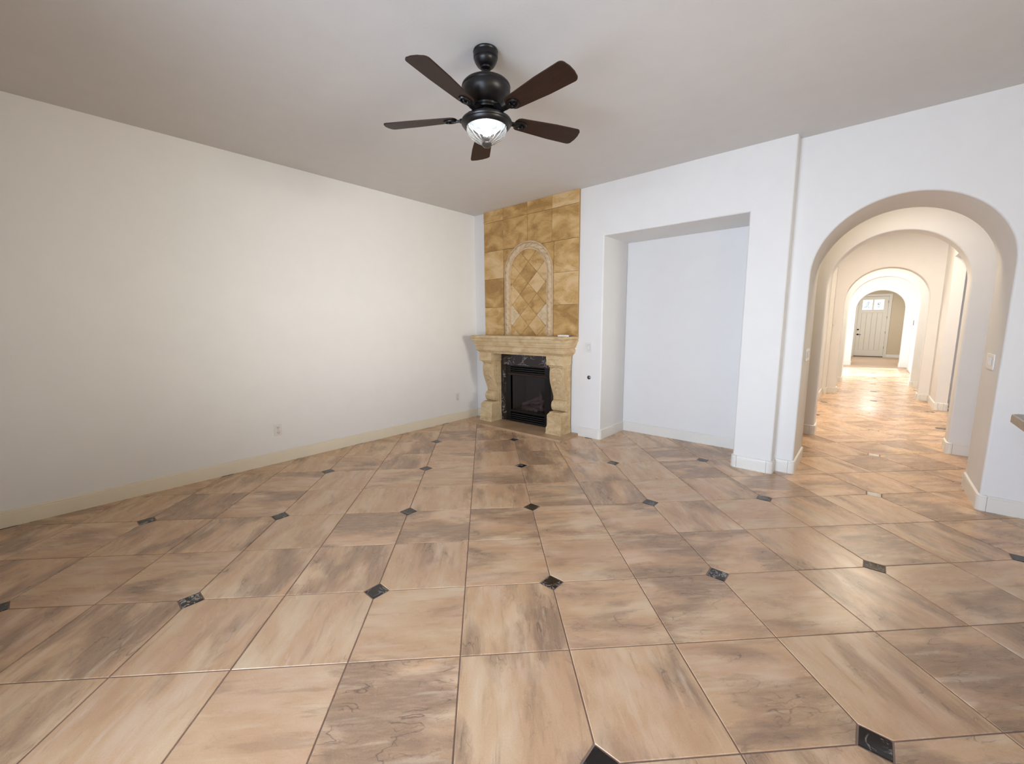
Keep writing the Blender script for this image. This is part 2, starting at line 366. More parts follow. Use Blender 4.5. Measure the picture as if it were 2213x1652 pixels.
# ------------------------------------------------------------------ the room shell
CH = 6.30                                    # ceiling height in tiles
XL, YB, YA = -7.03, 5.65, 5.93               # left wall, fireplace / niche wall, first arch wall
JL, JR, JC, JRAD, JS = 1.600, 4.065, 2.8325, 1.2325, 3.83
def arch_notch(n=40):
    p = [(JL, 0.0), (JL, JS)]
    p += [(JC+JRAD*math.cos(PI-PI*k/n), JS+JRAD*math.sin(PI*k/n)) for k in range(1, n)]
    return p+[(JR, JS), (JR, 0.0)]
def rect_notch(x0, x1, z): return [(x0, 0.0), (x0, z), (x1, z), (x1, 0.0)]
def wall_xz(name, x0, x1, y0, y1, notches, m=WALL, bev=0.035, right_edge=False, left_edge=False, z1=CH):
    bm = bmesh.new()
    pts = [(x0, 0.0)]; marks = []
    for nt in notches:
        s = len(pts); pts += nt; marks += list(range(s, s+len(nt)-1))
    pts += [(x1, 0.0), (x1, z1), (x0, z1)]
    n = len(pts); ri = n-3
    A = [bm.verts.new((a, y0, b)) for a, b in pts]; B = [bm.verts.new((a, y1, b)) for a, b in pts]
    bm.faces.new(A); bm.faces.new(B[::-1])
    for i in range(n): bm.faces.new((A[i], A[(i+1) % n], B[(i+1) % n], B[i]))
    bmesh.ops.recalc_face_normals(bm, faces=bm.faces)
    mk = list(marks)
    if right_edge: mk.append(ri)
    es = []
    for i in mk:
        for V in (A, B):
            e = bm.edges.get((V[i], V[(i+1) % n]))
            if e: es.append(e)
    if bev and es: bmesh.ops.bevel(bm, geom=es, offset=bev, segments=4, affect='EDGES', profile=0.5)
    return obj(name, bm, m, smooth=35, kind='structure', origin=((x0+x1)/2, (y0+y1)/2, 0))

floor = obj('floor', bx(-7.3, 12.4, -7, 31.15, -0.3, -0.006), GROUT, kind='structure', origin=(0, 0, 0))
obj('ceiling', bx(-7.4, 12.4, -7.0, 23.1, CH, CH+0.3), CEIL, kind='structure')
obj('ceiling.001', bx(-0.9, 12.4, 23.1, 43.7, CH, CH+0.3), CEIL, kind='structure')
obj('wall_left', bx(XL-0.35, XL, -6.9, 23.1, 0, CH), WALL, kind='structure')
wall_xz('wall_back', XL, 1.275, YB, 6.97, [rect_notch(-5.62, -4.14, 1.62), rect_notch(-2.535, 0.58, 5.09)], right_edge=True)
obj('wall_niche', bx(-2.8, 0.9, 6.97, 7.25, 0, CH), WALL, kind='structure')
wall_xz('wall_arch', 1.275, 12.1, YA, 7.25, [arch_notch()])
wall_xz('wall_hall_front', XL, 12.1, 9.70, 10.22, [arch_notch()])
wall_xz('wall_hall_middle', XL, 12.1, 18.20, 18.75, [arch_notch()])
wall_xz('wall_hall_back', XL, 12.1, 22.55, 23.1, [arch_notch()])
wall_xz('wall_entry', -0.9, 12.1, 33.40, 34.0, [arch_notch()])
wall_xz('wall_far', -0.9, 12.1, 43.1, 43.5, [rect_notch(1.50, 3.395, 5.09)], m=TAN, bev=0)
wall_xz('wall_rear', XL-.35, 12.4, -6.9, -6.5, [rect_notch(-1.6, 2.6, 5.1), rect_notch(3.4, 7.6, 5.1), rect_notch(8.2, 11.6, 5.1)], bev=0)
obj('wall_hall_left', bx(0.85, 1.165, 10.22, 17.74, 0, CH), WALL, kind='structure')
obj('wall_hall_left.001', bx(0.85, 1.295, 17.74, 18.20, 0, CH, bev=0.02), WALL, kind='structure')
# right hall wall with a wide cased opening
def wall_yz(name, x0, x1, y0, y1, notches, m=WALL):
    bm = bmesh.new(); pts = [(y0, 0.0)]
    for nt in notches: pts += nt
    pts += [(y1, 0.0), (y1, CH), (y0, CH)]
    prism(bm, pts, x0, x1, 'x'); return obj(name, bm, m, kind='structure', origin=((x0+x1)/2, (y0+y1)/2, 0))
wall_yz('wall_right', 12.1, 12.4, -6.9, 43.5, [rect_notch(-1.5, 3.5, 5.1)])
wall_yz('wall_hall_right', 4.365, 4.66, 10.22, 18.2, [rect_notch(10.7, 16.1, 5.06)])
obj('wall_side_room', bx(4.66, 12.1, 17.25, 17.6, 0, CH), WALL, kind='structure')
obj('wall_entry_right', bx(4.47, 4.8, 23.1, 33.4, 0, CH), WALL, kind='structure')
wall_yz('wall_entry_left', -0.85, -0.5, 23.1, 43.5, [rect_notch(24.6, 30.4, 5.1)])
obj('sun_blocker', bx(-9, 14, -11.5, -6.95, 6.05, 6.25), WALL, kind='structure')  # unseen slab added to keep the sun out of the rear glass doors
# ------------------------------------------------------------------ windows (rear glass doors behind the camera, entry side window)
def window(name, axis, a0, a1, c, z1, mull):
    w = bpy.data.objects.new(name, None); link(w, None, Vector((((a0+a1)/2, c, 0) if axis == 'x' else (c, (a0+a1)/2, 0)))*T); w['kind'] = 'structure'
    def B(p0, p1, q0, q1, z0, z_1):
        return bx(p0, p1, q0, q1, z0, z_1) if axis == 'x' else bx(q0, q1, p0, p1, z0, z_1)
    f = 0.12
    for (p0, p1, z0, z_1) in ((a0, a0+f, 0, z1), (a1-f, a1, 0, z1), (a0+f, a1-f, z1-f, z1), (a0+f, a1-f, 0, f)):
        obj('frame', B(p0, p1, c-.08, c+.08, z0, z_1), TRIM, w)
    for mm in mull: obj('mullion', B(mm-.06, mm+.06, c-.07, c+.07, f, z1-f), TRIM, w)
    obj('pane', B(a0+f, a1-f, c-.01, c+.01, f, z1-f), PANE, w)
window('window_1', 'x', -1.6, 2.6, -6.7, 5.1, [0.5])
window('window_2', 'x', 3.4, 7.6, -6.7, 5.1, [5.5])
window('window_3', 'y', 24.6, 30.4, -0.67, 5.1, [26.75])

window('window_4', 'x', 8.2, 11.6, -6.7, 5.1, [9.9])
window('added_unseen_window', 'y', -1.5, 3.5, 12.25, 5.1, [1.0])  # unseen window, placed to go with the added left-wall fill
# ------------------------------------------------------------------ baseboards
PROF = [(0.0, 0.0), (0.032, 0.0), (0.032, 0.205), (0.028, 0.212), (0.026, 0.218), (0.030, 0.226), (0.028, 0.240), (0.014, 0.252), (0.0, 0.255)]
def rounded(path, r=0.05, n=5):
    out = [Vector(path[0])]
    for i in range(1, len(path)-1):
        a, b, c = Vector(path[i-1]), Vector(path[i]), Vector(path[i+1])
        d1, d2 = (b-a).normalized(), (c-b).normalized()
        cr = d1.x*d2.y-d1.y*d2.x
        if cr > 0.1:                          # room on the right: left turn = outside corner
            p0, p2 = b-d1*r, b+d2*r
            ctr = p0+Vector((-d1.y, d1.x))*r
            a0 = math.atan2(*(p0-ctr).yx)
            for k in range(n+1):
                t = a0+PI/2*k/n; out.append(ctr+Vector((math.cos(t), math.sin(t)))*r)
        else: out.append(b)
    out.append(Vector(path[-1])); return out
def sweep(bm, pts, prof):
    n = len(pts); rows = []
    for i in range(n):
        if i == 0: d1 = d2 = (pts[1]-pts[0]).normalized()
        elif i == n-1: d1 = d2 = (pts[-1]-pts[-2]).normalized()
        else: d1, d2 = (pts[i]-pts[i-1]).normalized(), (pts[i+1]-pts[i]).normalized()
        n1, n2 = Vector((d1.y, -d1.x)), Vector((d2.y, -d2.x)); mN = (n1+n2).normalized(); k = 1/max(0.3, mN.dot(n1))
        rows.append([bm.verts.new((pts[i].x+mN.x*o*k, pts[i].y+mN.y*o*k, z)) for o, z in prof])
    m = len(prof)
    for A, B in zip(rows, rows[1:]):
        for j in range(m): bm.faces.new((A[j], B[j], B[(j+1) % m], A[(j+1) % m]))
    bm.faces.new(rows[0][::-1]); bm.faces.new(rows[-1])
def baseboard(name, path, m=TRIM, corners=True):
    """one run of skirting; the bullnose corner blocks are pieces of their own with a hairline joint"""
    o = bpy.data.objects.new(name, None); link(o, None, Vector((path[0][0], path[0][1], 0))*T); o['kind'] = 'structure'
    R, GAP = 0.05, 0.004
    P = [Vector(p) for p in path]
    run = [P[0]]
    def flush(pts):
        if len(pts) > 1:
            bm = bmesh.new(); sweep(bm, pts, PROF); obj('board', bm, m, o, smooth=30)
    for i in range(1, len(P)-1):
        d1, d2 = (P[i]-P[i-1]).normalized(), (P[i+1]-P[i]).normalized()
        if d1.x*d2.y-d1.y*d2.x > 0.1 and corners:
            e = R+0.03
            run.append(P[i]-d1*(e+GAP)); flush(run)
            bm = bmesh.new(); sweep(bm, rounded([P[i]-d1*e, P[i], P[i]+d2*e], R), [(a*1.06, z*1.004) for a, z in PROF]); obj('corner_block', bm, m, o, smooth=30)
            run = [P[i]+d2*(e+GAP)]
        else: run.append(P[i])
    run.append(P[-1]); flush(run)
    return o
baseboard('baseboard_left', [(XL, -6.5), (XL, YB), (-6.42, YB)], TRIM_CREAM)
baseboard('baseboard_back', [(-3.165, YB), (-2.535, YB), (-2.535, 6.97), (0.58, 6.97), (0.58, YB), (1.275, YB), (1.275, YA), (JL, YA), (JL, 7.25), (1.0, 7.25), (-1.0, 7.25)])
baseboard('baseboard_right', [(8.0, 7.25), (JR, 7.25), (JR, YA), (12.1, YA)])
baseboard('baseboard_hall_front', [(-2, 9.70), (JL, 9.70), (JL, 10.22), (1.165, 10.22), (1.165, 17.74), (1.295, 17.74), (1.295, 18.2), (JL, 18.2), (JL, 18.75), (0, 18.75)])
baseboard('baseboard_hall_right', [(4.365, 10.22), (JR, 10.22), (JR, 9.70), (8, 9.70)])
baseboard('baseboard_hall_end', [(6, 18.75), (JR, 18.75), (JR, 18.2), (4.365, 18.2), (4.365, 16.1), (4.66, 16.1), (4.66, 17.25), (9, 17.25)])
baseboard('baseboard_gallery_left', [(0, 22.55), (JL, 22.55), (JL, 23.1), (0, 23.1)])
baseboard('baseboard_gallery_right', [(4.47, 33.4), (4.47, 23.1), (JR, 23.1), (JR, 22.55), (6, 22.55)])
baseboard('baseboard_entry_left', [(-0.5, 33.4), (JL, 33.4), (JL, 34.0), (0, 34.0)])
baseboard('baseboard_entry_right', [(6, 34.0), (JR, 34.0), (JR, 33.4), (4.47, 33.4)])
baseboard('baseboard_far', [(3.60, 43.1), (8, 43.1)])

# ------------------------------------------------------------------ floor tiles with clipped corners and black insets
s2 = 2**-0.5
def plan(i, j): return ((i+j)*s2, (i-j)*s2)
HI, DC, G = 0.5, 0.137, 0.0055
def tile_mesh():
    # local axes are the tile's own edges; the clipped corner is at (+,+)
    h = HI-G; c = DC-0.0
    pts = [(-h, -h), (h, -h), (h, h-c), (h-c, h), (-h, h)]
    bm = bmesh.new(); prism(bm, pts, -0.02, 0.0, 'z', bev=0.004, seg=1)
    return bm
def to_me(bm, name, m):
    bmesh.ops.recalc_face_normals(bm, faces=bm.faces)
    for v in bm.verts: v.co *= T
    me = bpy.data.meshes.new(name); bm.to_mesh(me); bm.free(); me.materials.append(m); return me
ME_TILE = to_me(tile_mesh(), 'tile', TILE)
hh = DC-G*1.414
bm = bmesh.new(); prism(bm, [(hh, 0), (0, hh), (-hh, 0), (0, -hh)], -0.02, 0.0, 'z', bev=0.003, seg=1); ME_INSET = to_me(bm, 'inset_tile', INSET)
ME_GLARE = ME_INSET.copy(); ME_GLARE.materials.clear(); ME_GLARE.materials.append(INSET_GLARE)
def project(p):
    d = Vector(p)-Vector((2.55683, -3.60327, 2.97785)); z = d.dot(fw)
    if z < 0.25: return None
    return (1106.5+F_PX*d.dot(r2)/z, 826-F_PX*d.dot(u2)/z)
def inside(x, y, e=0.0):
    if XL-0.15-e < x < 8 and -7 < y < YB+0.15+e: return True
    if 1.2-e < x < 8 and YB-0.2 < y < YA+0.2+e: return True
    if -2.54-e < x < 0.6+e and YB < y < 6.97+e: return True
    if JL-e < x < JR+e and YA-0.1 < y < 31.2: return True
    if 0.2 < x < 5.4 and 7.25-e < y < 9.70+e: return True
    if 1.165-e < x < 5.6 and 10.2-e < y < 18.2+e: return True
    if 0.9 < x < 4.8 and 18.7-e < y < 22.6+e: return True
    if 0.4 < x < 4.5+e and 23-e < y < 31.2: return True
    return False
def vis(x, y, mg=260):
    q = project((x, y, 0))
    if q is None: return False
    return -mg < q[0] < 2213+mg and 650 < q[1] < 1652+2.0*mg
DIRS = {(1, 1): 0, (0, 1): 1, (0, 0): 2, (1, 0): 3}
ntile = 0
cands = []
for i in range(-14, 40):
    for j in range(-30, 12):
        x, y = plan(i+.5, j+.5)
        if y > 30.9 or not inside(x, y, 0.55): continue
        if vis(x, y): cands.append((math.hypot(x-2.56, y+3.6), i, j, x, y))
        elif -7.2 < x < 7 and y < 6: cands.append((100+math.hypot(x-2.56, y+3.6), i, j, x, y))
cands.sort()
rest = bmesh.new()
for idx, (_, i, j, x, y) in enumerate(cands):
    # vertex with both indices even carries the inset
    ci, cj = (i if i % 2 == 0 else i+1), (j if j % 2 == 0 else j+1)
    dx, dy = plan(ci, cj); ang = math.atan2(dy-y, dx-x)-PI/4
    if idx < 300:
        o = bpy.data.objects.new('tile', ME_TILE); o.rotation_euler = (0, 0, ang)
        link(o, floor, Vector((x, y, 0))*T); ntile += 1
    else:
        k = len(rest.verts); rest.from_mesh(ME_TILE); rest.verts.ensure_lookup_table()
        bmesh.ops.transform(rest, matrix=Matrix.Translation(Vector((x, y, 0))*T) @ Matrix.Rotation(ang, 4, 'Z'), verts=rest.verts[k:])
if rest.verts:
    me = bpy.data.meshes.new('tile_field'); rest.to_mesh(me); me.materials.append(TILE)
    o = bpy.data.objects.new('tile_field', me); link(o, floor, Vector((0, 0, 0))); o['kind'] = 'stuff'
rest.free()
for i in range(-14, 40, 2):
    for j in range(-30, 12, 2):
        x, y = plan(i, j)
        if y > 31 or not inside(x, y, 0.12) or not (vis(x, y) or (-7.2 < x < 7 and y < 6)): continue
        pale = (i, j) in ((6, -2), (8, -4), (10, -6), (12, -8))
        o = bpy.data.objects.new('inset_tile', ME_GLARE if pale else ME_INSET); o.rotation_euler = (0, 0, PI/4); link(o, floor, Vector((x, y, 0))*T)
        if pale: o['label'] = 'black marble inset with a bright hall reflection painted in as pale colour'
print('tiles', ntile, 'of', len(cands))
# entry floor: long oak planks running across
fl2 = obj('floor.001', bx(-0.9, 12.1, 31.15, 43.5, -0.3, -0.01), OAK, kind='structure', origin=(0, 31.15, 0))
bm = bmesh.new(); y = 31.16
while y < 43.0:
    x = -0.5-random.random()*3
    while x < 7:
        ln = 2.6+random.random()*2
        box(bm, x+.004, x+ln-.004, y+.004, y+0.30-.004, -0.015, 0.0, bev=0.003, seg=1); x += ln
    y += 0.30
obj('wood_planks', bm, OAK, fl2, kind='stuff')

# ------------------------------------------------------------------ fireplace: hearth, mantel shelf, two carved legs
FX = -4.88
fp = empty('fireplace', (FX, 5.6, 0), 'carved cast-stone fireplace mantel on scroll legs with a low hearth slab', 'fireplace')
obj('hearth_slab', bx(-6.56, -3.165, 4.76, YB, -0.005, 0.055, bev=0.012), HEARTH, fp, smooth=40)
bm = bmesh.new()
X0, X1, Y0 = -6.385, -3.375, 5.12
lv = [(0.0, 2.135), (0.0, 2.155), (0.032, 2.185), (0.040, 2.20), (0.066, 2.215), (0.080, 2.25), (0.084, 2.285), (0.070, 2.315), (0.055, 2.325), (0.060, 2.345), (0.092, 2.37), (0.096, 2.40), (0.104, 2.405), (0.122, 2.44),
      (0.128, 2.475), (0.146, 2.49), (0.160, 2.52), (0.170, 2.545), (0.168, 2.56), (0.150, 2.567), (0.150, 2.577), (0.170, 2.585), (0.176, 2.60), (0.176, 2.64), (0.168, 2.655)]
rings = []
for (o_, z) in lv:
    ch = 0.010
    pts = [(X0-o_, YB), (X0-o_, Y0-o_+ch), (X0-o_+ch, Y0-o_), (X1+o_-ch, Y0-o_), (X1+o_, Y0-o_+ch), (X1+o_, YB)]
    rings.append([bm.verts.new((a, b, z)) for a, b in pts])
for A, B in zip(rings, rings[1:]):
    for k in range(6): bm.faces.new((A[k], A[(k+1) % 6], B[(k+1) % 6], B[k]))
bm.faces.new(rings[0]); bm.faces.new(rings[-1])
obj('mantel_shelf', bm, CAST, fp, smooth=25)

FRONT = [(5.26, 1.850), (5.245, 1.80), (5.233, 1.705), (5.230, 1.60), (5.250, 1.45), (5.317, 1.273), (5.393, 1.094), (5.445, 0.945)]
def smooth_curve(pts, n=5):
    out = []
    for i in range(len(pts)-1):
        p0, p1, p2, p3 = pts[max(i-1, 0)], pts[i], pts[i+1], pts[min(i+2, len(pts)-1)]
        for k in range(n):
            t = k/n
            out.append(tuple(0.5*((2*p1[a])+(-p0[a]+p2[a])*t+(2*p0[a]-5*p1[a]+4*p2[a]-p3[a])*t*t+(-p0[a]+3*p1[a]-3*p2[a]+p3[a])*t**3) for a in range(2)))
    out.append(pts[-1]); return out
SC = smooth_curve(FRONT, 5)
def yfront(z):
    for (a, b) in zip(SC, SC[1:]):
        if b[1] <= z <= a[1]:
            t = (a[1]-z)/max(1e-9, a[1]-b[1]); return a[0]+(b[0]-a[0])*t
    return SC[-1][0] if z < SC[-1][1] else SC[0][0]
def leg(x0, x1, side):
    """side: +1 if the fire opening is on the +x side"""
    xc = (x0+x1)/2
    root = bpy.data.objects.new('leg', None); link(root, fp, Vector((xc, 5.35, 0.055))*T)
    # plinth: stacked mouldings
    bm = bmesh.new()
    lev = [(0.0, 0.055), (0.0, 0.075), (-0.012, 0.10), (-0.012, 0.15), (-0.006, 0.19), (-0.020, 0.235), (-0.040, 0.25), (-0.045, 0.29), (-0.045, 0.53), (-0.050, 0.56), (-0.075, 0.585), (-0.105, 0.60), (-0.130, 0.632), (-0.150, 0.64)]
    rg = []
    for (o_, z) in lev:
        fx = -o_*0.35; yy = 5.085-o_
        pts = [(x0+fx, 5.58), (x0+fx, yy+.01), (x0+fx+.01, yy), (x1-fx-.01, yy), (x1-fx, yy+.01), (x1-fx, 5.58)]
        rg.append([bm.verts.new((a, b, z)) for a, b in pts])
    for A, B in zip(rg, rg[1:]):
        for k in range(6): bm.faces.new((A[k], A[(k+1) % 6], B[(k+1) % 6], B[k]))
    bm.faces.new(rg[0]); bm.faces.new(rg[-1])
    # chipped rough-hewn band low on the plinth
    for k in range(6):
        a = x0+0.05+k*(x1-x0-0.1)/6; box(bm, a, a+0.055, 5.078, 5.12, 0.085+0.012*(k % 2), 0.135+0.02*((k*7) % 3)/2, bev=0.008, seg=1)
    obj('plinth', bm, CAST, root, smooth=25)
    # cap block
    bm = bmesh.new()
    lev = [(0.10, 1.845), (0.085, 1.855), (0.075, 1.88), (0.015, 1.895), (0.0, 1.905), (0.0, 2.05), (-0.006, 2.06), (-0.006, 2.135)]
    rg = []
    for (o_, z) in lev:
        fx = o_*0.25; yy = 5.125+o_
        pts = [(x0+fx, 5.58), (x0+fx, yy), (x1-fx, yy), (x1-fx, 5.58)]
        rg.append([bm.verts.new((a, b, z)) for a, b in pts])
    for A, B in zip(rg, rg[1:]):
        for k in range(4): bm.faces.new((A[k], A[(k+1) % 4], B[(k+1) % 4], B[k]))
    bm.faces.new(rg[0]); bm.faces.new(rg[-1])
    obj('cap_block', bm, CAST, root, smooth=25)
    # flat back pilaster with raised border strip
    bm = bmesh.new()
    box(bm, x0+0.015, x1-0.015, 5.49, 5.58, 0.55, 1.90, bev=0.006)
    for sx in (x0+0.012, x1-0.012-0.02):
        box(bm, sx, sx+0.02, 5.44, 5.49, 0.66, 1.80, bev=0.006)
        box(bm, sx, sx+0.02, 5.545, 5.58, 0.20, 2.12, bev=0.006)
    obj('back_pilaster', bm, CAST, root, smooth=30)
    # S-shaped scroll, extruded across the leg with softened edges
    bm = bmesh.new()
    w0, w1 = x0+0.028, x1-0.028
    poly = [(y, z) for y, z in SC]+[(5.50, 0.90), (5.50, 1.87), (5.30, 1.87)]
    prism(bm, poly, w0, w1, 'x', bev=0.012, seg=2, top_only=False)
    obj('scroll', bm, CAST, root, smooth=35)
    # lower roll
    bm = bmesh.new()
    pr = [(5.46, .945), (5.40, .925), (5.348, .885), (5.322, .84), (5.316, .79), (5.328, .735), (5.35, .69), (5.385, .655), (5.46, .645), (5.52, .645), (5.52, .93)]
    prism(bm, smooth_curve(pr[:9], 3)+pr[9:], w0-0.004, w1+0.004, 'x', bev=0.012, seg=2, top_only=False)
    # round band across the roll
    for xx in (xc+0.02, xc-0.12, xc+0.16):
        a = [(xx+0.05*math.sin(PI*k/8), 5.313+0.02*abs(k-4)/4-0.004, 0.90-0.22*k/8) for k in range(9)]
        tube(bm, a, [0.006+0.008*math.sin(PI*k/8) for k in range(9)], 6)
    obj('scroll_roll', bm, CAST, root, smooth=40)
    # acanthus leaf carving on the front of the scroll: midrib and paired fronds
    bm = bmesh.new()
    rib = [(xc, yfront(z)-0.003, z) for z in [1.78-0.075*k for k in range(11)]]
    tube(bm, rib, [0.016-0.0011*k for k in range(11)], 6)
    for s in (-1, 1):
        for k in range(6):
            z0 = 1.80-0.115*k; ln = 0.175-0.013*k
            pts, rr = [], []
            for q in range(8):
                t = q/7
                x = xc+s*(0.015+ln*math.sin(t*PI*0.55))*0.95; z = z0+0.03*math.sin(PI*t)-0.20*t*t
                pts.append((x, yfront(min(1.84, z))-0.002-0.010*math.sin(PI*t), z)); rr.append(0.004+0.017*math.sin(PI*min(1, t*0.9+0.12)))
            tube(bm, pts, rr, 6)
    for k in range(9):      # scalloped lip under the cap
        x = w0+0.03+k*(w1-w0-0.06)/8
        tube(bm, [(x, 5.27, 1.855), (x, 5.235, 1.825), (x, 5.235, 1.79)], [0.012, 0.02, 0.006], 6)
    obj('acanthus_leaf', bm, CAST, root, smooth=50)
    # carved sides: teardrop rim following the scroll and small fronds inside it
    for sx, sg in ((w0, -1), (w1, 1)):
        bm = bmesh.new()
        rim = []
        for k in range(15):
            z = 1.80-0.058*k; rim.append((sx+sg*0.002, yfront(z)+0.028, z))
        tube(bm, rim, 0.012, 6)
        rim2 = [(sx+sg*0.002, 5.30+0.04*math.sin(t*0.5), 1.80+0.02*math.sin(t)) for t in (0, .6, 1.2, 1.8, 2.4)]
        back = [(sx, 5.31+0.15*math.sin(PI*min(1, k/7)*0.5), 1.80-0.10*k+0.03*(k == 0)) for k in range(8)]
        tube(bm, back, 0.010, 6)
        for k in range(5):
            z0 = 1.72-0.12*k; y0 = yfront(z0)+0.065
            tube(bm, [(sx+sg*0.001, y0, z0), (sx+sg*0.006, y0+0.03, z0-0.03), (sx+sg*0.004, y0+0.035, z0-0.09), (sx, y0+0.02, z0-0.14)], [0.006, 0.014, 0.011, 0.003], 6)
        # spiral on the roll's end
        sp = [(sx+sg*0.006, 5.415+0.075*(1-t/14)*math.cos(t*0.9), 0.785+0.11*(1-t/14)*math.sin(t*0.9)) for t in range(14)]
        tube(bm, sp, 0.010, 6)
        obj('side_carving', bm, CAST, root, smooth=50, kind='stuff' if 0 else None)
leg(-6.385, -5.895, 1)
leg(-3.865, -3.375, -1)

# ------------------------------------------------------------------ gas firebox with its marble surround
fb = empty('gas_firebox', (FX, 5.58, 0.055), 'black gas fireplace insert framed in veined black marble between stone legs', 'fireplace insert')
BX0, BX1, BZ0, BZ1 = -5.705, -4.055, 0.075, 1.765
obj('marble_header', bx(-5.90, -3.86, 5.583, YB, BZ1, 2.132, bev=0.003), NERO, fb)
for a, b in ((-5.90, BX0), (BX1, -3.86)): obj('marble_side', bx(a, b, 5.583, YB, 0.057, BZ1, bev=0.003), NERO, fb)
bm = bmesh.new()
for (a, b, z0, z1) in ((BX0, -5.515, BZ0, BZ1), (-4.245, BX1, BZ0, BZ1), (-5.515, -4.245, 1.47, 1.535), (-5.515, -4.245, 0.36, 0.425), (-5.515, -4.245, 1.735, BZ1), (-5.515, -4.245, BZ0, 0.10)):
    box(bm, a, b, 5.570, 5.66, z0, z1, bev=0.004)
obj('metal_frame', bm, BLACK, fb, smooth=40)
for k in range(3):
    z = 1.555+0.06*k
    bm = bmesh.new(); prism(bm, [(5.575, z), (5.60, z+0.005), (5.655, z+0.05), (5.65, z+0.058), (5.58, z+0.024)], -5.66, -4.10, 'x'); obj('louver', bm, BLACK, fb)
for k in range(4):
    z = 0.105+0.06*k
    bm = bmesh.new(); prism(bm, [(5.575, z), (5.60, z+0.005), (5.655, z+0.05), (5.65, z+0.058), (5.58, z+0.024)], -5.66, -4.10, 'x'); obj('louver', bm, BLACK, fb)
bm = bmesh.new(); prism(bm, [(5.585, 1.475), (5.56, 1.49), (5.545, 1.53), (5.56, 1.545), (5.585, 1.535)], -5.60, -4.16, 'x'); obj('hood_lip', bm, plain('brown_black_metal', (0.03, 0.02, 0.018), 0.35), fb)
obj('glass_front', bx(-5.52, -4.24, 5.612, 5.618, 0.42, 1.475), FIREGLASS, fb)
bm = bmesh.new()
box(bm, -5.6, -5.58, 5.66, 6.4, 0.06, 1.6); box(bm, -4.18, -4.16, 5.66, 6.4, 0.06, 1.6); box(bm, -5.6, -4.16, 6.38, 6.4, 0.06, 1.6); box(bm, -5.6, -4.16, 5.66, 6.4, 1.58, 1.6); box(bm, -5.6, -4.16, 5.66, 6.4, 0.36, 0.40)
obj('firebox_lining', bm, BRICKB, fb)
def log(p0, p1, r, seed):
    rnd = random.Random(seed); bm = bmesh.new(); p0, p1 = Vector(p0), Vector(p1)
    pts = [p0.lerp(p1, k/7)+Vector((rnd.uniform(-.015, .015), rnd.uniform(-.015, .015), rnd.uniform(-.02, .02))) for k in range(8)]
    tube(bm, pts, [r*(0.85+0.3*rnd.random()) for _ in range(8)], 9); obj('ceramic_log', bm, LOG, fb, smooth=60)
log((-5.35, 5.95, 0.50), (-4.45, 6.05, 0.50), 0.085, 1); log((-5.25, 5.80, 0.48), (-4.60, 5.78, 0.46), 0.07, 2)
log((-5.2, 5.75, 0.60), (-4.75, 6.15, 0.78), 0.06, 3); log((-4.45, 5.72, 0.52), (-4.80, 6.1, 0.92), 0.05, 4); log((-4.95, 5.85, 0.62), (-4.5, 5.9, 0.72), 0.055, 5)
bm = bmesh.new(); box(bm, -5.45, -4.35, 5.70, 6.2, 0.40, 0.43)
for k in range(6): box(bm, -5.3+k*0.17, -5.28+k*0.17, 5.72, 6.1, 0.43, 0.46)
obj('burner_grate', bm, BLACK, fb)

# ------------------------------------------------------------------ overmantel: gold stone slabs, rope arch, diamond field
om = empty('overmantel_panel', (FX, 5.6, 2.655), 'gold stone panel above the mantel with a rope-carved arch of diamond tiles', 'stone panel')
PX0, PX1 = -6.553, -3.207
AC, AR, AZ = -4.845, 0.755, 4.395           # rope centre line
obj('backing', bx(PX0+0.004, PX1-0.004, 5.598, YB, 2.658, CH), plain('sand_grout', (0.36, 0.235, 0.12), 0.85), om)
rows = [2.655, 3.485, 4.325, 5.14, 5.97, CH]
def slab(poly, dy=0.0):
    g = 0.004
    cx_ = sum(p[0] for p in poly)/len(poly); cz_ = sum(p[1] for p in poly)/len(poly)
    bm = bmesh.new(); prism(bm, poly, 5.60, 5.572-dy, 'y', bev=0.006, seg=2); obj('stone_slab', bm, GOLD, om, smooth=40)
def rect(a, b, c, d, g=0.0025): return [(a+g, c+g), (b-g, c+g), (b-g, d-g), (a+g, d-g)]
rnd = random.Random(3)
for k in range(3):
    slab(rect(PX0, -5.765, rows[k], rows[k+1]), rnd.random()*.008)
    slab(rect(-3.965, PX1, rows[k], rows[k+1]), rnd.random()*.008)
for k in (3, 4):
    for a, b in ((PX0, -5.765), (-5.765, -4.866), (-4.866, -4.03), (-4.03, PX1)): slab(rect(a, b, rows[k], rows[k+1]), rnd.random()*.008)
arcL = [(AC+AR*math.cos(a), AZ+AR*math.sin(a)) for a in [PI-PI*0.46*k/10 for k in range(11)]]
arcL = [(x, min(z, 5.134)) for x, z in arcL]
slab([(-5.761, 4.33), (arcL[0][0], 4.33)]+arcL+[(-4.87, 5.136), (-5.761, 5.136)])
arcR = [(2*AC-x, z) for x, z in arcL][::-1]
slab([(-4.862, 5.136)]+arcR+[(arcR[-1][0], 4.33), (-3.969, 4.33), (-3.969, 5.136)])
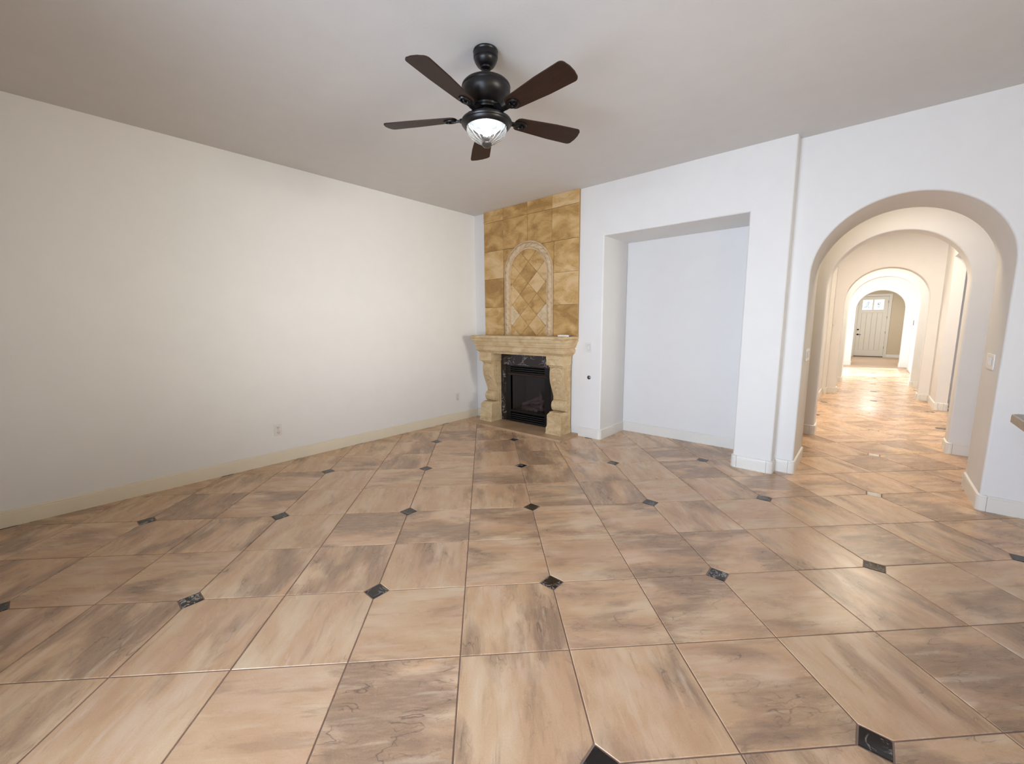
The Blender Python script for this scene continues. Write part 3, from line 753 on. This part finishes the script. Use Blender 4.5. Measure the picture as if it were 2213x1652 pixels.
# diamonds clipped to the arch
IR = 0.668
field = [(AC-IR, 2.655), (AC+IR, 2.655), (AC+IR, AZ)]+[(AC+IR*math.cos(PI*k/20), AZ+IR*math.sin(PI*k/20)) for k in range(1, 20)]+[(AC-IR, AZ)]
DW, DH = 0.302, 0.295
for k in range(-3, 4):
    for m_ in range(-7, 6):
        if (k+m_) % 2 == 0: continue
        cx_, cz_ = AC+DW*k, 4.12+DH*m_
        g = 0.006
        poly = clip([(cx_-DW+g, cz_), (cx_, cz_-DH+g), (cx_+DW-g, cz_), (cx_, cz_+DH-g)], field)
        if not poly: continue
        ar = abs(sum(p[0]*q[1]-q[0]*p[1] for p, q in zip(poly, poly[1:]+poly[:1])))/2
        if ar < 0.003: continue
        pale = abs(k) == 2 and abs(cz_-3.235) < 0.05
        bm = bmesh.new(); prism(bm, poly, 5.60, 5.587, 'y', bev=0.003, seg=1); obj('diamond_tile', bm, GOLD_PALE if pale else GOLD, om)
# rope moulding: fillets either side of a twisted strand
def arch_path(r, n=36, z0=2.655):
    p = [(AC-r, z0+(AZ-z0)*k/20) for k in range(20)]
    p += [(AC+r*math.cos(PI-PI*k/n), AZ+r*math.sin(PI*k/n)) for k in range(n+1)]
    p += [(AC+r, AZ-(AZ-z0)*k/20) for k in range(1, 21)]
    return p
def strip(bm, ra, rb, y0, y1):
    A, B = arch_path(ra), arch_path(rb); prev = None
    for (a, b) in zip(A, B):
        cur = [bm.verts.new((a[0], y1, a[1])), bm.verts.new((a[0], y0, a[1])), bm.verts.new((b[0], y0, b[1])), bm.verts.new((b[0], y1, b[1]))]
        if prev:
            for q in range(4): bm.faces.new((prev[q], cur[q], cur[(q+1) % 4], prev[(q+1) % 4]))
        else: bm.faces.new(cur)
        prev = cur
    bm.faces.new(prev[::-1])
bm = bmesh.new(); strip(bm, 0.835, 0.868, 5.545, 5.60); strip(bm, 0.655, 0.69, 5.555, 5.60); strip(bm, 0.68, 0.845, 5.565, 5.60)
obj('arch_fillet', bm, ROPE, om, smooth=30)
bm = bmesh.new()
P = []
base = arch_path(AR+0.005)
for a, b in zip(base, base[1:]):
    seg = math.hypot(b[0]-a[0], b[1]-a[1]); k = max(1, int(seg/0.009))
    P += [(a[0]+(b[0]-a[0])*q/k, a[1]+(b[1]-a[1])*q/k) for q in range(k)]
P.append(base[-1])
sacc, prev, last = 0.0, None, None
NR = 12
for idx, p in enumerate(P):
    q0, q1 = P[max(0, idx-1)], P[min(len(P)-1, idx+1)]
    d = Vector((q1[0]-q0[0], q1[1]-q0[1])).normalized(); nrm = Vector((-d.y, d.x))
    if last: sacc += math.hypot(p[0]-last[0], p[1]-last[1])
    last = p
    ring = []
    for k in range(NR+1):
        th = PI*k/NR
        amp = 1.04-0.30*(1-abs(math.sin(sacc*17+th*0.9)))**1.6
        ring.append(bm.verts.new((p[0]+nrm.x*0.072*math.cos(th)*amp, 5.575-0.072*math.sin(th)*amp, p[1]+nrm.y*0.072*math.cos(th)*amp)))
    if prev:
        for k in range(NR): bm.faces.new((prev[k], ring[k], ring[k+1], prev[k+1]))
    prev = ring
obj('rope_moulding', bm, ROPE, om, smooth=60)

# small pale remote lying on the mantel shelf
rm = empty('remote_control', (-3.34, 5.17, 2.655), 'small white remote control lying at the right end of the mantel shelf', 'remote')
obj('body', bx(-3.51, -3.17, 5.12, 5.22, 2.655, 2.70, bev=0.012), PLATE, rm, smooth=40)
obj('end_cap', bx(-3.168, -3.14, 5.125, 5.215, 2.658, 2.695, bev=0.008), SLOT, rm)
for k in range(3): obj('button', bx(-3.46+k*.07, -3.42+k*.07, 5.145, 5.19, 2.70, 2.706), IVORY, rm)

# ------------------------------------------------------------------ wall plates
def xf(axis, c, out):
    """returns box builder for a plate on a wall: a = along, d = depth out of wall, z"""
    def B(a0, a1, d0, d1, z0, z1, bev=0.0):
        q0, q1 = sorted((c+out*d0, c+out*d1))
        return bx(a0, a1, q0, q1, z0, z1, bev=bev) if axis == 'x' else bx(q0, q1, a0, a1, z0, z1, bev=bev)
    return B
def base_pt(axis, c, a, z): return (a, c, z) if axis == 'x' else (c, a, z)
def outlet(axis, c, out, a, z, label, m=IVORY, blank=False):
    B = xf(axis, c, out); t = empty('wall_outlet', base_pt(axis, c, a, z-0.125), label, 'outlet')
    obj('cover_plate', B(a-.078, a+.078, 0, 0.014, z-.125, z+.125, .005), m, t, smooth=40)
    for s in (-1, 1):
        r = obj('receptacle', B(a-.036, a+.036, .012, .020, z+s*.055-.036, z+s*.055+.036, .010), m, t)
        obj('slot', B(a-.018, a-.010, .0195, .0215, z+s*.055-.006, z+s*.055+.020), SLOT, r); obj('slot', B(a+.010, a+.018, .0195, .0215, z+s*.055-.006, z+s*.055+.020), SLOT, r)
        obj('ground_hole', B(a-.006, a+.006, .0195, .0215, z+s*.055-.026, z+s*.055-.012), SLOT, r)
    obj('screw', B(a-.005, a+.005, .013, .016, z-.005, z+.005), SLOT, t)
outlet('y', XL, 1, -0.412, 0.727, 'ivory duplex outlet low on the left wall, nearer the camera')
outlet('y', XL, 1, 4.75, 0.740, 'white duplex outlet low on the left wall, beside the fireplace corner')
def switch(axis, c, out, a, z, gangs, label, m=PLATE, hgt=.122, group=None):
    B = xf(axis, c, out); w = 0.078+0.048*(gangs-1)*2
    t = empty('light_switch', base_pt(axis, c, a, z-hgt), label, 'light switch', group)
    obj('cover_plate', B(a-w, a+w, 0, .014, z-hgt, z+hgt, .005), m, t, smooth=40)
    for k in range(gangs):
        ac = a+(k-(gangs-1)/2)*.096
        obj('switch_recess', B(ac-.037, ac+.037, .012, .0148, z-.072, z+.072), SLOT, t)
        bm = B(ac-.034, ac+.034, .012, .026, z-.069, z+.069, .006)
        obj('rocker', bm, m, t, smooth=40)
switch('x', YB, -1, -2.893, 2.373, 1, 'single white rocker switch on the wall between fireplace and niche', m=plain('grey_white_plastic', (0.76, 0.76, 0.74), 0.3, var=0.01))
switch('y', JR, -1, 6.58, 2.325, 3, 'wide white rocker switch plate on the right jamb of the nearest arch')
switch('y', JL, 1, 6.62, 2.325, 3, 'wide white rocker switch plate on the left jamb of the nearest arch')
switch('x', 33.4, -1, 1.42, 1.93, 2, 'pale switch plate on the sunlit far wall left of the last arch')
th = empty('thermostat', (1.295, 17.97, 2.86), 'small white thermostat on the left hall wall before the middle arch', 'thermostat')
obj('wall_plate', bx(1.295, 1.307, 17.84, 18.10, 2.86, 3.12, bev=.004), IVORY, th, smooth=40)
obj('housing', bx(1.307, 1.36, 17.87, 18.07, 2.89, 3.09, bev=.015), PLATE, th, smooth=40)
gv = empty('gas_valve', (-2.878, YB, 1.545), 'round dark metal gas key valve on the wall right of the fireplace', 'gas valve')
bm = bmesh.new(); lathe(bm, [(0, .022), (.022, .022), (.030, .018), (.048, .012), (.052, .004), (.052, 0), (0, 0)], 28)
bmesh.ops.rotate(bm, verts=bm.verts, cent=(0, 0, 0), matrix=Matrix.Rotation(PI/2, 3, 'X')); bmesh.ops.translate(bm, verts=bm.verts, vec=(-2.878, YB, 1.597)); obj('escutcheon', bm, STEEL, gv, smooth=40)
bm = bmesh.new(); lathe(bm, [(0, .026), (.012, .026), (.012, .02), (0, .02)], 12)
bmesh.ops.rotate(bm, verts=bm.verts, cent=(0, 0, 0), matrix=Matrix.Rotation(PI/2, 3, 'X')); bmesh.ops.translate(bm, verts=bm.verts, vec=(-2.878, YB, 1.597)); obj('key_hole', bm, SLOT, gv)

# ------------------------------------------------------------------ kitchen bar counter at the right edge
kc = empty('bar_counter', (5.2, 1.2, 0), 'brown stone bar counter corner jutting in at the right edge', 'counter')
bm = bmesh.new()
prism(bm, [(3.875, -2.0), (6.3, -2.0), (6.3, 3.86), (3.93, 3.86), (3.875, 3.80)], 1.80, 1.895, 'z', bev=0.018, seg=3); obj('countertop', bm, COUNTER, kc, smooth=40)
obj('bar_wall', bx(4.95, 6.1, -1.8, 3.3, 0, 1.80, bev=.01), WALL, kc)

# ------------------------------------------------------------------ front door at the end of the hall
dr = bpy.data.objects.new('door_1', None); link(dr, None, Vector((2.45, 43.1, 0))*T); dr['kind'] = 'structure'
tag(dr)
for (a, b, z0, z1) in ((3.40, 3.60, 0, 5.28), (1.29, 1.49, 0, 5.28), (1.49, 3.40, 5.10, 5.28)):
    obj('casing', bx(a, b, 43.04, 43.12, z0, z1, bev=.01), DOORP, dr)
obj('threshold', bx(1.49, 3.40, 42.98, 43.3, 0.0, 0.05), plain('threshold_dark', (0.05, 0.03, 0.025), 0.5), dr)
DX0, DX1 = 1.505, 3.385
bm = bmesh.new()
for (a, b, z0, z1) in ((DX0, 1.75, 0.06, 5.08), (3.11, DX1, 0.06, 5.08), (1.75, 3.11, 0.06, 0.58), (1.75, 3.11, 3.74, 4.0), (1.75, 3.11, 4.83, 5.08), (2.385, 2.49, 4.0, 4.83)):
    box(bm, a, b, 43.14, 43.22, z0, z1)
obj('door_frame', bm, DOORP, dr)
for k in range(4):
    a = 1.75+k*0.34; obj('plank_panel', bx(a+.008, a+.332, 43.165, 43.20, .585, 3.735, bev=.006), DOORP, dr)
obj('panel_back', bx(1.74, 3.12, 43.19, 43.21, .57, 3.75), plain('groove_paint', (0.42, 0.37, 0.29), 0.5), dr)
for (a, b) in ((1.75, 2.385), (2.49, 3.11)):
    p = obj('door_pane', bx(a, b, 43.175, 43.185, 4.0, 4.83), BIRD, dr)
    bm = bmesh.new(); cx_, cz_ = (a+b)/2, 4.415
    rp = random.Random(int(a*100))
    for k in range(26):
        r0 = rp.uniform(.03, .13); a0 = rp.uniform(0, 6.28); ox, oz = rp.uniform(-.17, .17), rp.uniform(-.25, .25)
        tube(bm, [(cx_+ox+r0*(1-.05*q)*math.cos(a0+q*.42), 43.168, cz_+oz+r0*(1-.05*q)*math.sin(a0+q*.42)) for q in range(9)], .010, 4)
    for s in (-.27, .27): tube(bm, [(cx_+s, 43.168, 4.08), (cx_+s, 43.168, 4.75)], .006, 4); tube(bm, [(cx_-.27, 43.168, cz_+s*1.22), (cx_+.27, 43.168, cz_+s*1.22)], .006, 4)
    obj('scroll_grille', bm, ETCH, p)
bm = bmesh.new(); lathe(bm, [(0, .05), (.05, .045), (.065, .02), (.065, 0)], 16); bmesh.ops.rotate(bm, verts=bm.verts, cent=(0, 0, 0), matrix=Matrix.Rotation(PI/2, 3, 'X')); bmesh.ops.translate(bm, verts=bm.verts, vec=(1.615, 43.14, 2.32)); obj('deadbolt', bm, BRONZE, dr, smooth=40)
bm = bmesh.new(); lathe(bm, [(0, .06), (.045, .055), (.065, .02), (.065, 0)], 16); bmesh.ops.rotate(bm, verts=bm.verts, cent=(0, 0, 0), matrix=Matrix.Rotation(PI/2, 3, 'X')); bmesh.ops.translate(bm, verts=bm.verts, vec=(1.615, 43.14, 1.908))
tube(bm, [(1.615, 43.07, 1.908), (1.72, 43.05, 1.912), (1.85, 43.06, 1.905)], [.025, .018, .014], 6); obj('lever_handle', bm, BRONZE, dr, smooth=40)
for z in (4.633, 3.341, 2.082, 0.813): obj('hinge', bx(3.375, 3.41, 43.08, 43.14, z-.10, z+.10, bev=.005), BRONZE, dr)
# white side door standing at the right of the sunlit entry
d2 = bpy.data.objects.new('door_2', None); link(d2, None, Vector((4.44, 30.5, 0))*T); d2['kind'] = 'structure'
obj('door_leaf', bx(4.40, 4.46, 29.4, 31.2, 0.03, 5.0, bev=.01), TRIM, d2)
obj('casing', bx(4.42, 4.47, 31.25, 31.5, 0, 5.15, bev=.01), TRIM, d2)
obj('latch', bx(4.375, 4.402, 30.9, 31.05, 2.75, 3.05, bev=.006), STEEL, d2)

# ------------------------------------------------------------------ ceiling fan (metres, around its own axis)
FC = Vector((-1.305, 0.365, CH))
fan = empty('ceiling_fan', FC, 'dark bronze five-blade ceiling fan with a lit ribbed glass bowl', 'ceiling fan')
FW = FC*T
def fobj(name, bm, m, parent=fan, smooth=40, rotz=0.0):
    bmesh.ops.remove_doubles(bm, verts=bm.verts, dist=1e-6); bmesh.ops.recalc_face_normals(bm, faces=bm.faces)
    me = bpy.data.meshes.new(name); bm.to_mesh(me); bm.free(); me.materials.append(m)
    for p in me.polygons: p.use_smooth = True
    me.set_sharp_from_angle(angle=math.radians(smooth))
    o = bpy.data.objects.new(name, me); COL.objects.link(o); o.parent = parent; o.rotation_euler = (0, 0, rotz); WORLD[o.name] = FW; return o
def H(z): return (z-CH)*T
bm = bmesh.new(); lathe(bm, [(0, 0), (.060, 0), (.071, -.004), (.073, -.012), (.070, -.018), (.072, -.024), (.071, -.045), (.066, -.050), (.067, -.056), (.062, -.066), (.052, -.082), (.040, -.090), (.020, -.092), (0, -.092)], 48); fobj('canopy', bm, BRONZE)
bm = bmesh.new(); lathe(bm, [(0.0, -.085), (.028, -.085), (.034, -.092), (.032, -.100), (.018, -.106), (0, -.106)], 32); fobj('ball_cover', bm, BLACK)
bm = bmesh.new(); lathe(bm, [(0, -.09), (.0125, -.09), (.0125, -.155), (0, -.155)], 20); fobj('downrod', bm, BRONZE)
bm = bmesh.new()
lathe(bm, [(0, -.150), (.022, -.150), (.024, -.164), (.060, -.170), (.105, -.176), (.132, -.184), (.142, -.194), (.145, -.204), (.141, -.210), (.143, -.216), (.143, -.228), (.137, -.250), (.122, -.275), (.100, -.296), (.082, -.306), (.078, -.318), (0, -.318)], 64); fobj('motor_housing', bm, BRONZE, smooth=25)
bm = bmesh.new(); lathe(bm, [(0, -.318), (.085, -.318), (.088, -.325), (.085, -.334), (.066, -.338), (.066, -.362), (.080, -.368), (0, -.368)], 48); fobj('flywheel', bm, BLACK, smooth=30)
bm = bmesh.new(); lathe(bm, [(0, -.362), (.080, -.362), (.100, -.366), (.130, -.374), (.148, -.386), (.153, -.397), (.150, -.404), (.145, -.406), (.143, -.414), (.134, -.424), (.128, -.428), (.122, -.428), (.122, -.380), (0, -.380)], 64); fobj('light_ring', bm, BRONZE, smooth=30)
# ribbed glass bowl (inner and outer wall)
ribs = lambda a, z: 1+0.05*(abs(math.cos(10*a))-0.5)*min(1, max(0.0, (-z-.425)/.02))
out_ = [(.121, -.418), (.123, -.430), (.119, -.446), (.108, -.464), (.090, -.482), (.066, -.498), (.042, -.510), (.022, -.516)]
inn_ = [(.018, -.510), (.040, -.504), (.063, -.492), (.086, -.477), (.103, -.460), (.114, -.444), (.118, -.430), (.117, -.418)]
bm = bmesh.new(); lathe(bm, out_+inn_+[out_[0]], 160, mod=ribs); fobj('glass_bowl', bm, BOWL, smooth=70)
bm = bmesh.new(); lathe(bm, [(0, -.384), (.119, -.384), (.119, -.418), (.116, -.418), (.112, -.392), (0, -.388)], 48); fobj('added_reflector', bm, plain('added_reflector_grey', (0.42, 0.43, 0.44), 0.35, var=0.01))  # reflector added inside the ring to make the glass bowl look brighter
bm = bmesh.new(); lathe(bm, [(0, -.506), (.024, -.508), (.030, -.514), (.030, -.522), (.022, -.530), (.010, -.534), (0, -.535)], 24); fobj('finial', bm, plain('satin_finial', (0.10, 0.09, 0.08), 0.3, metal=0.6))
bm = bmesh.new(); lathe(bm, [(0, -.395), (.012, -.398), (.016, -.412), (.026, -.430), (.028, -.445), (.022, -.460), (.010, -.468), (0, -.469)], 20); fobj('bulb', bm, BULB)
BZ = H(5.545)
def blade_outline():
    L0, L1, w0, w1 = 0.185, 0.640, 0.050, 0.072
    p = []
    for k in range(7):                                     # rounded root
        a = PI*0.5+PI*k/6; p.append((L0+0.03+0.03*math.cos(a), w0*math.sin(a) if k not in (0, 6) else w0*math.sin(a)))
    n = 6
    p.append((0.45, -w1*0.95))
    for k in range(n+1):
        a = -PI/2+PI/2*k/n; p.append((L1-0.030+0.028*math.cos(a), -w1+0.028+0.028*math.sin(a)))
    p.append((L1+0.004, -0.02)); p.append((L1+0.004, 0.02))
    for k in range(n+1):
        a = PI/2*k/n; p.append((L1-0.030+0.028*math.cos(a), w1-0.028+0.028*math.sin(a)))
    p.append((0.45, w1*0.95))
    return p
for k in range(5):
    a = math.radians(-5+72*k)
    iron = None
    bm = bmesh.new()
    def arm(pts, r): tube(bm, pts, r, 8)
    # bracket: arm from the flywheel, then an oval loop under the blade root
    arm([(0.070, 0, -.330), (0.10, 0, -.336), (0.135, 0, BZ-.008), (0.165, 0, BZ-.008)], [.014, .016, .015, .013])
    loop = [(0.224+0.038*math.cos(t), 0.027*math.sin(t), BZ-.006) for t in [2*PI*q/20 for q in range(21)]]
    tube(bm, loop, 0.0075, 8, caps=False)
    box(bm, 0.155, 0.215, -0.016, 0.016, BZ-.014, BZ-.003, bev=.004)
    lathe(bm, [(0, -.0045), (.026, -.0045), (.027, -.003)], 20, c=(.224, 0, BZ))
    for (px, py) in ((0.212, -.012), (0.212, .012), (0.238, 0)):
        lathe(bm, [(0, -.016), (.005, -.015), (.007, -.010), (.007, -.006)], 10, c=(px, py, BZ))
    rotm = Matrix.Rotation(math.radians(-12), 3, 'X')
    vs = [v for v in bm.verts if v.co.x > 0.15]
    bmesh.ops.rotate(bm, verts=vs, cent=(0, 0, BZ), matrix=rotm)
    fobj('blade_iron', bm, BLACK, rotz=a)
    bm = bmesh.new(); prism(bm, blade_outline(), BZ-.003, BZ+.004, 'z')
    bmesh.ops.rotate(bm, verts=bm.verts, cent=(0, 0, BZ), matrix=rotm)
    fobj('blade', bm, BLADE, rotz=a, smooth=30)
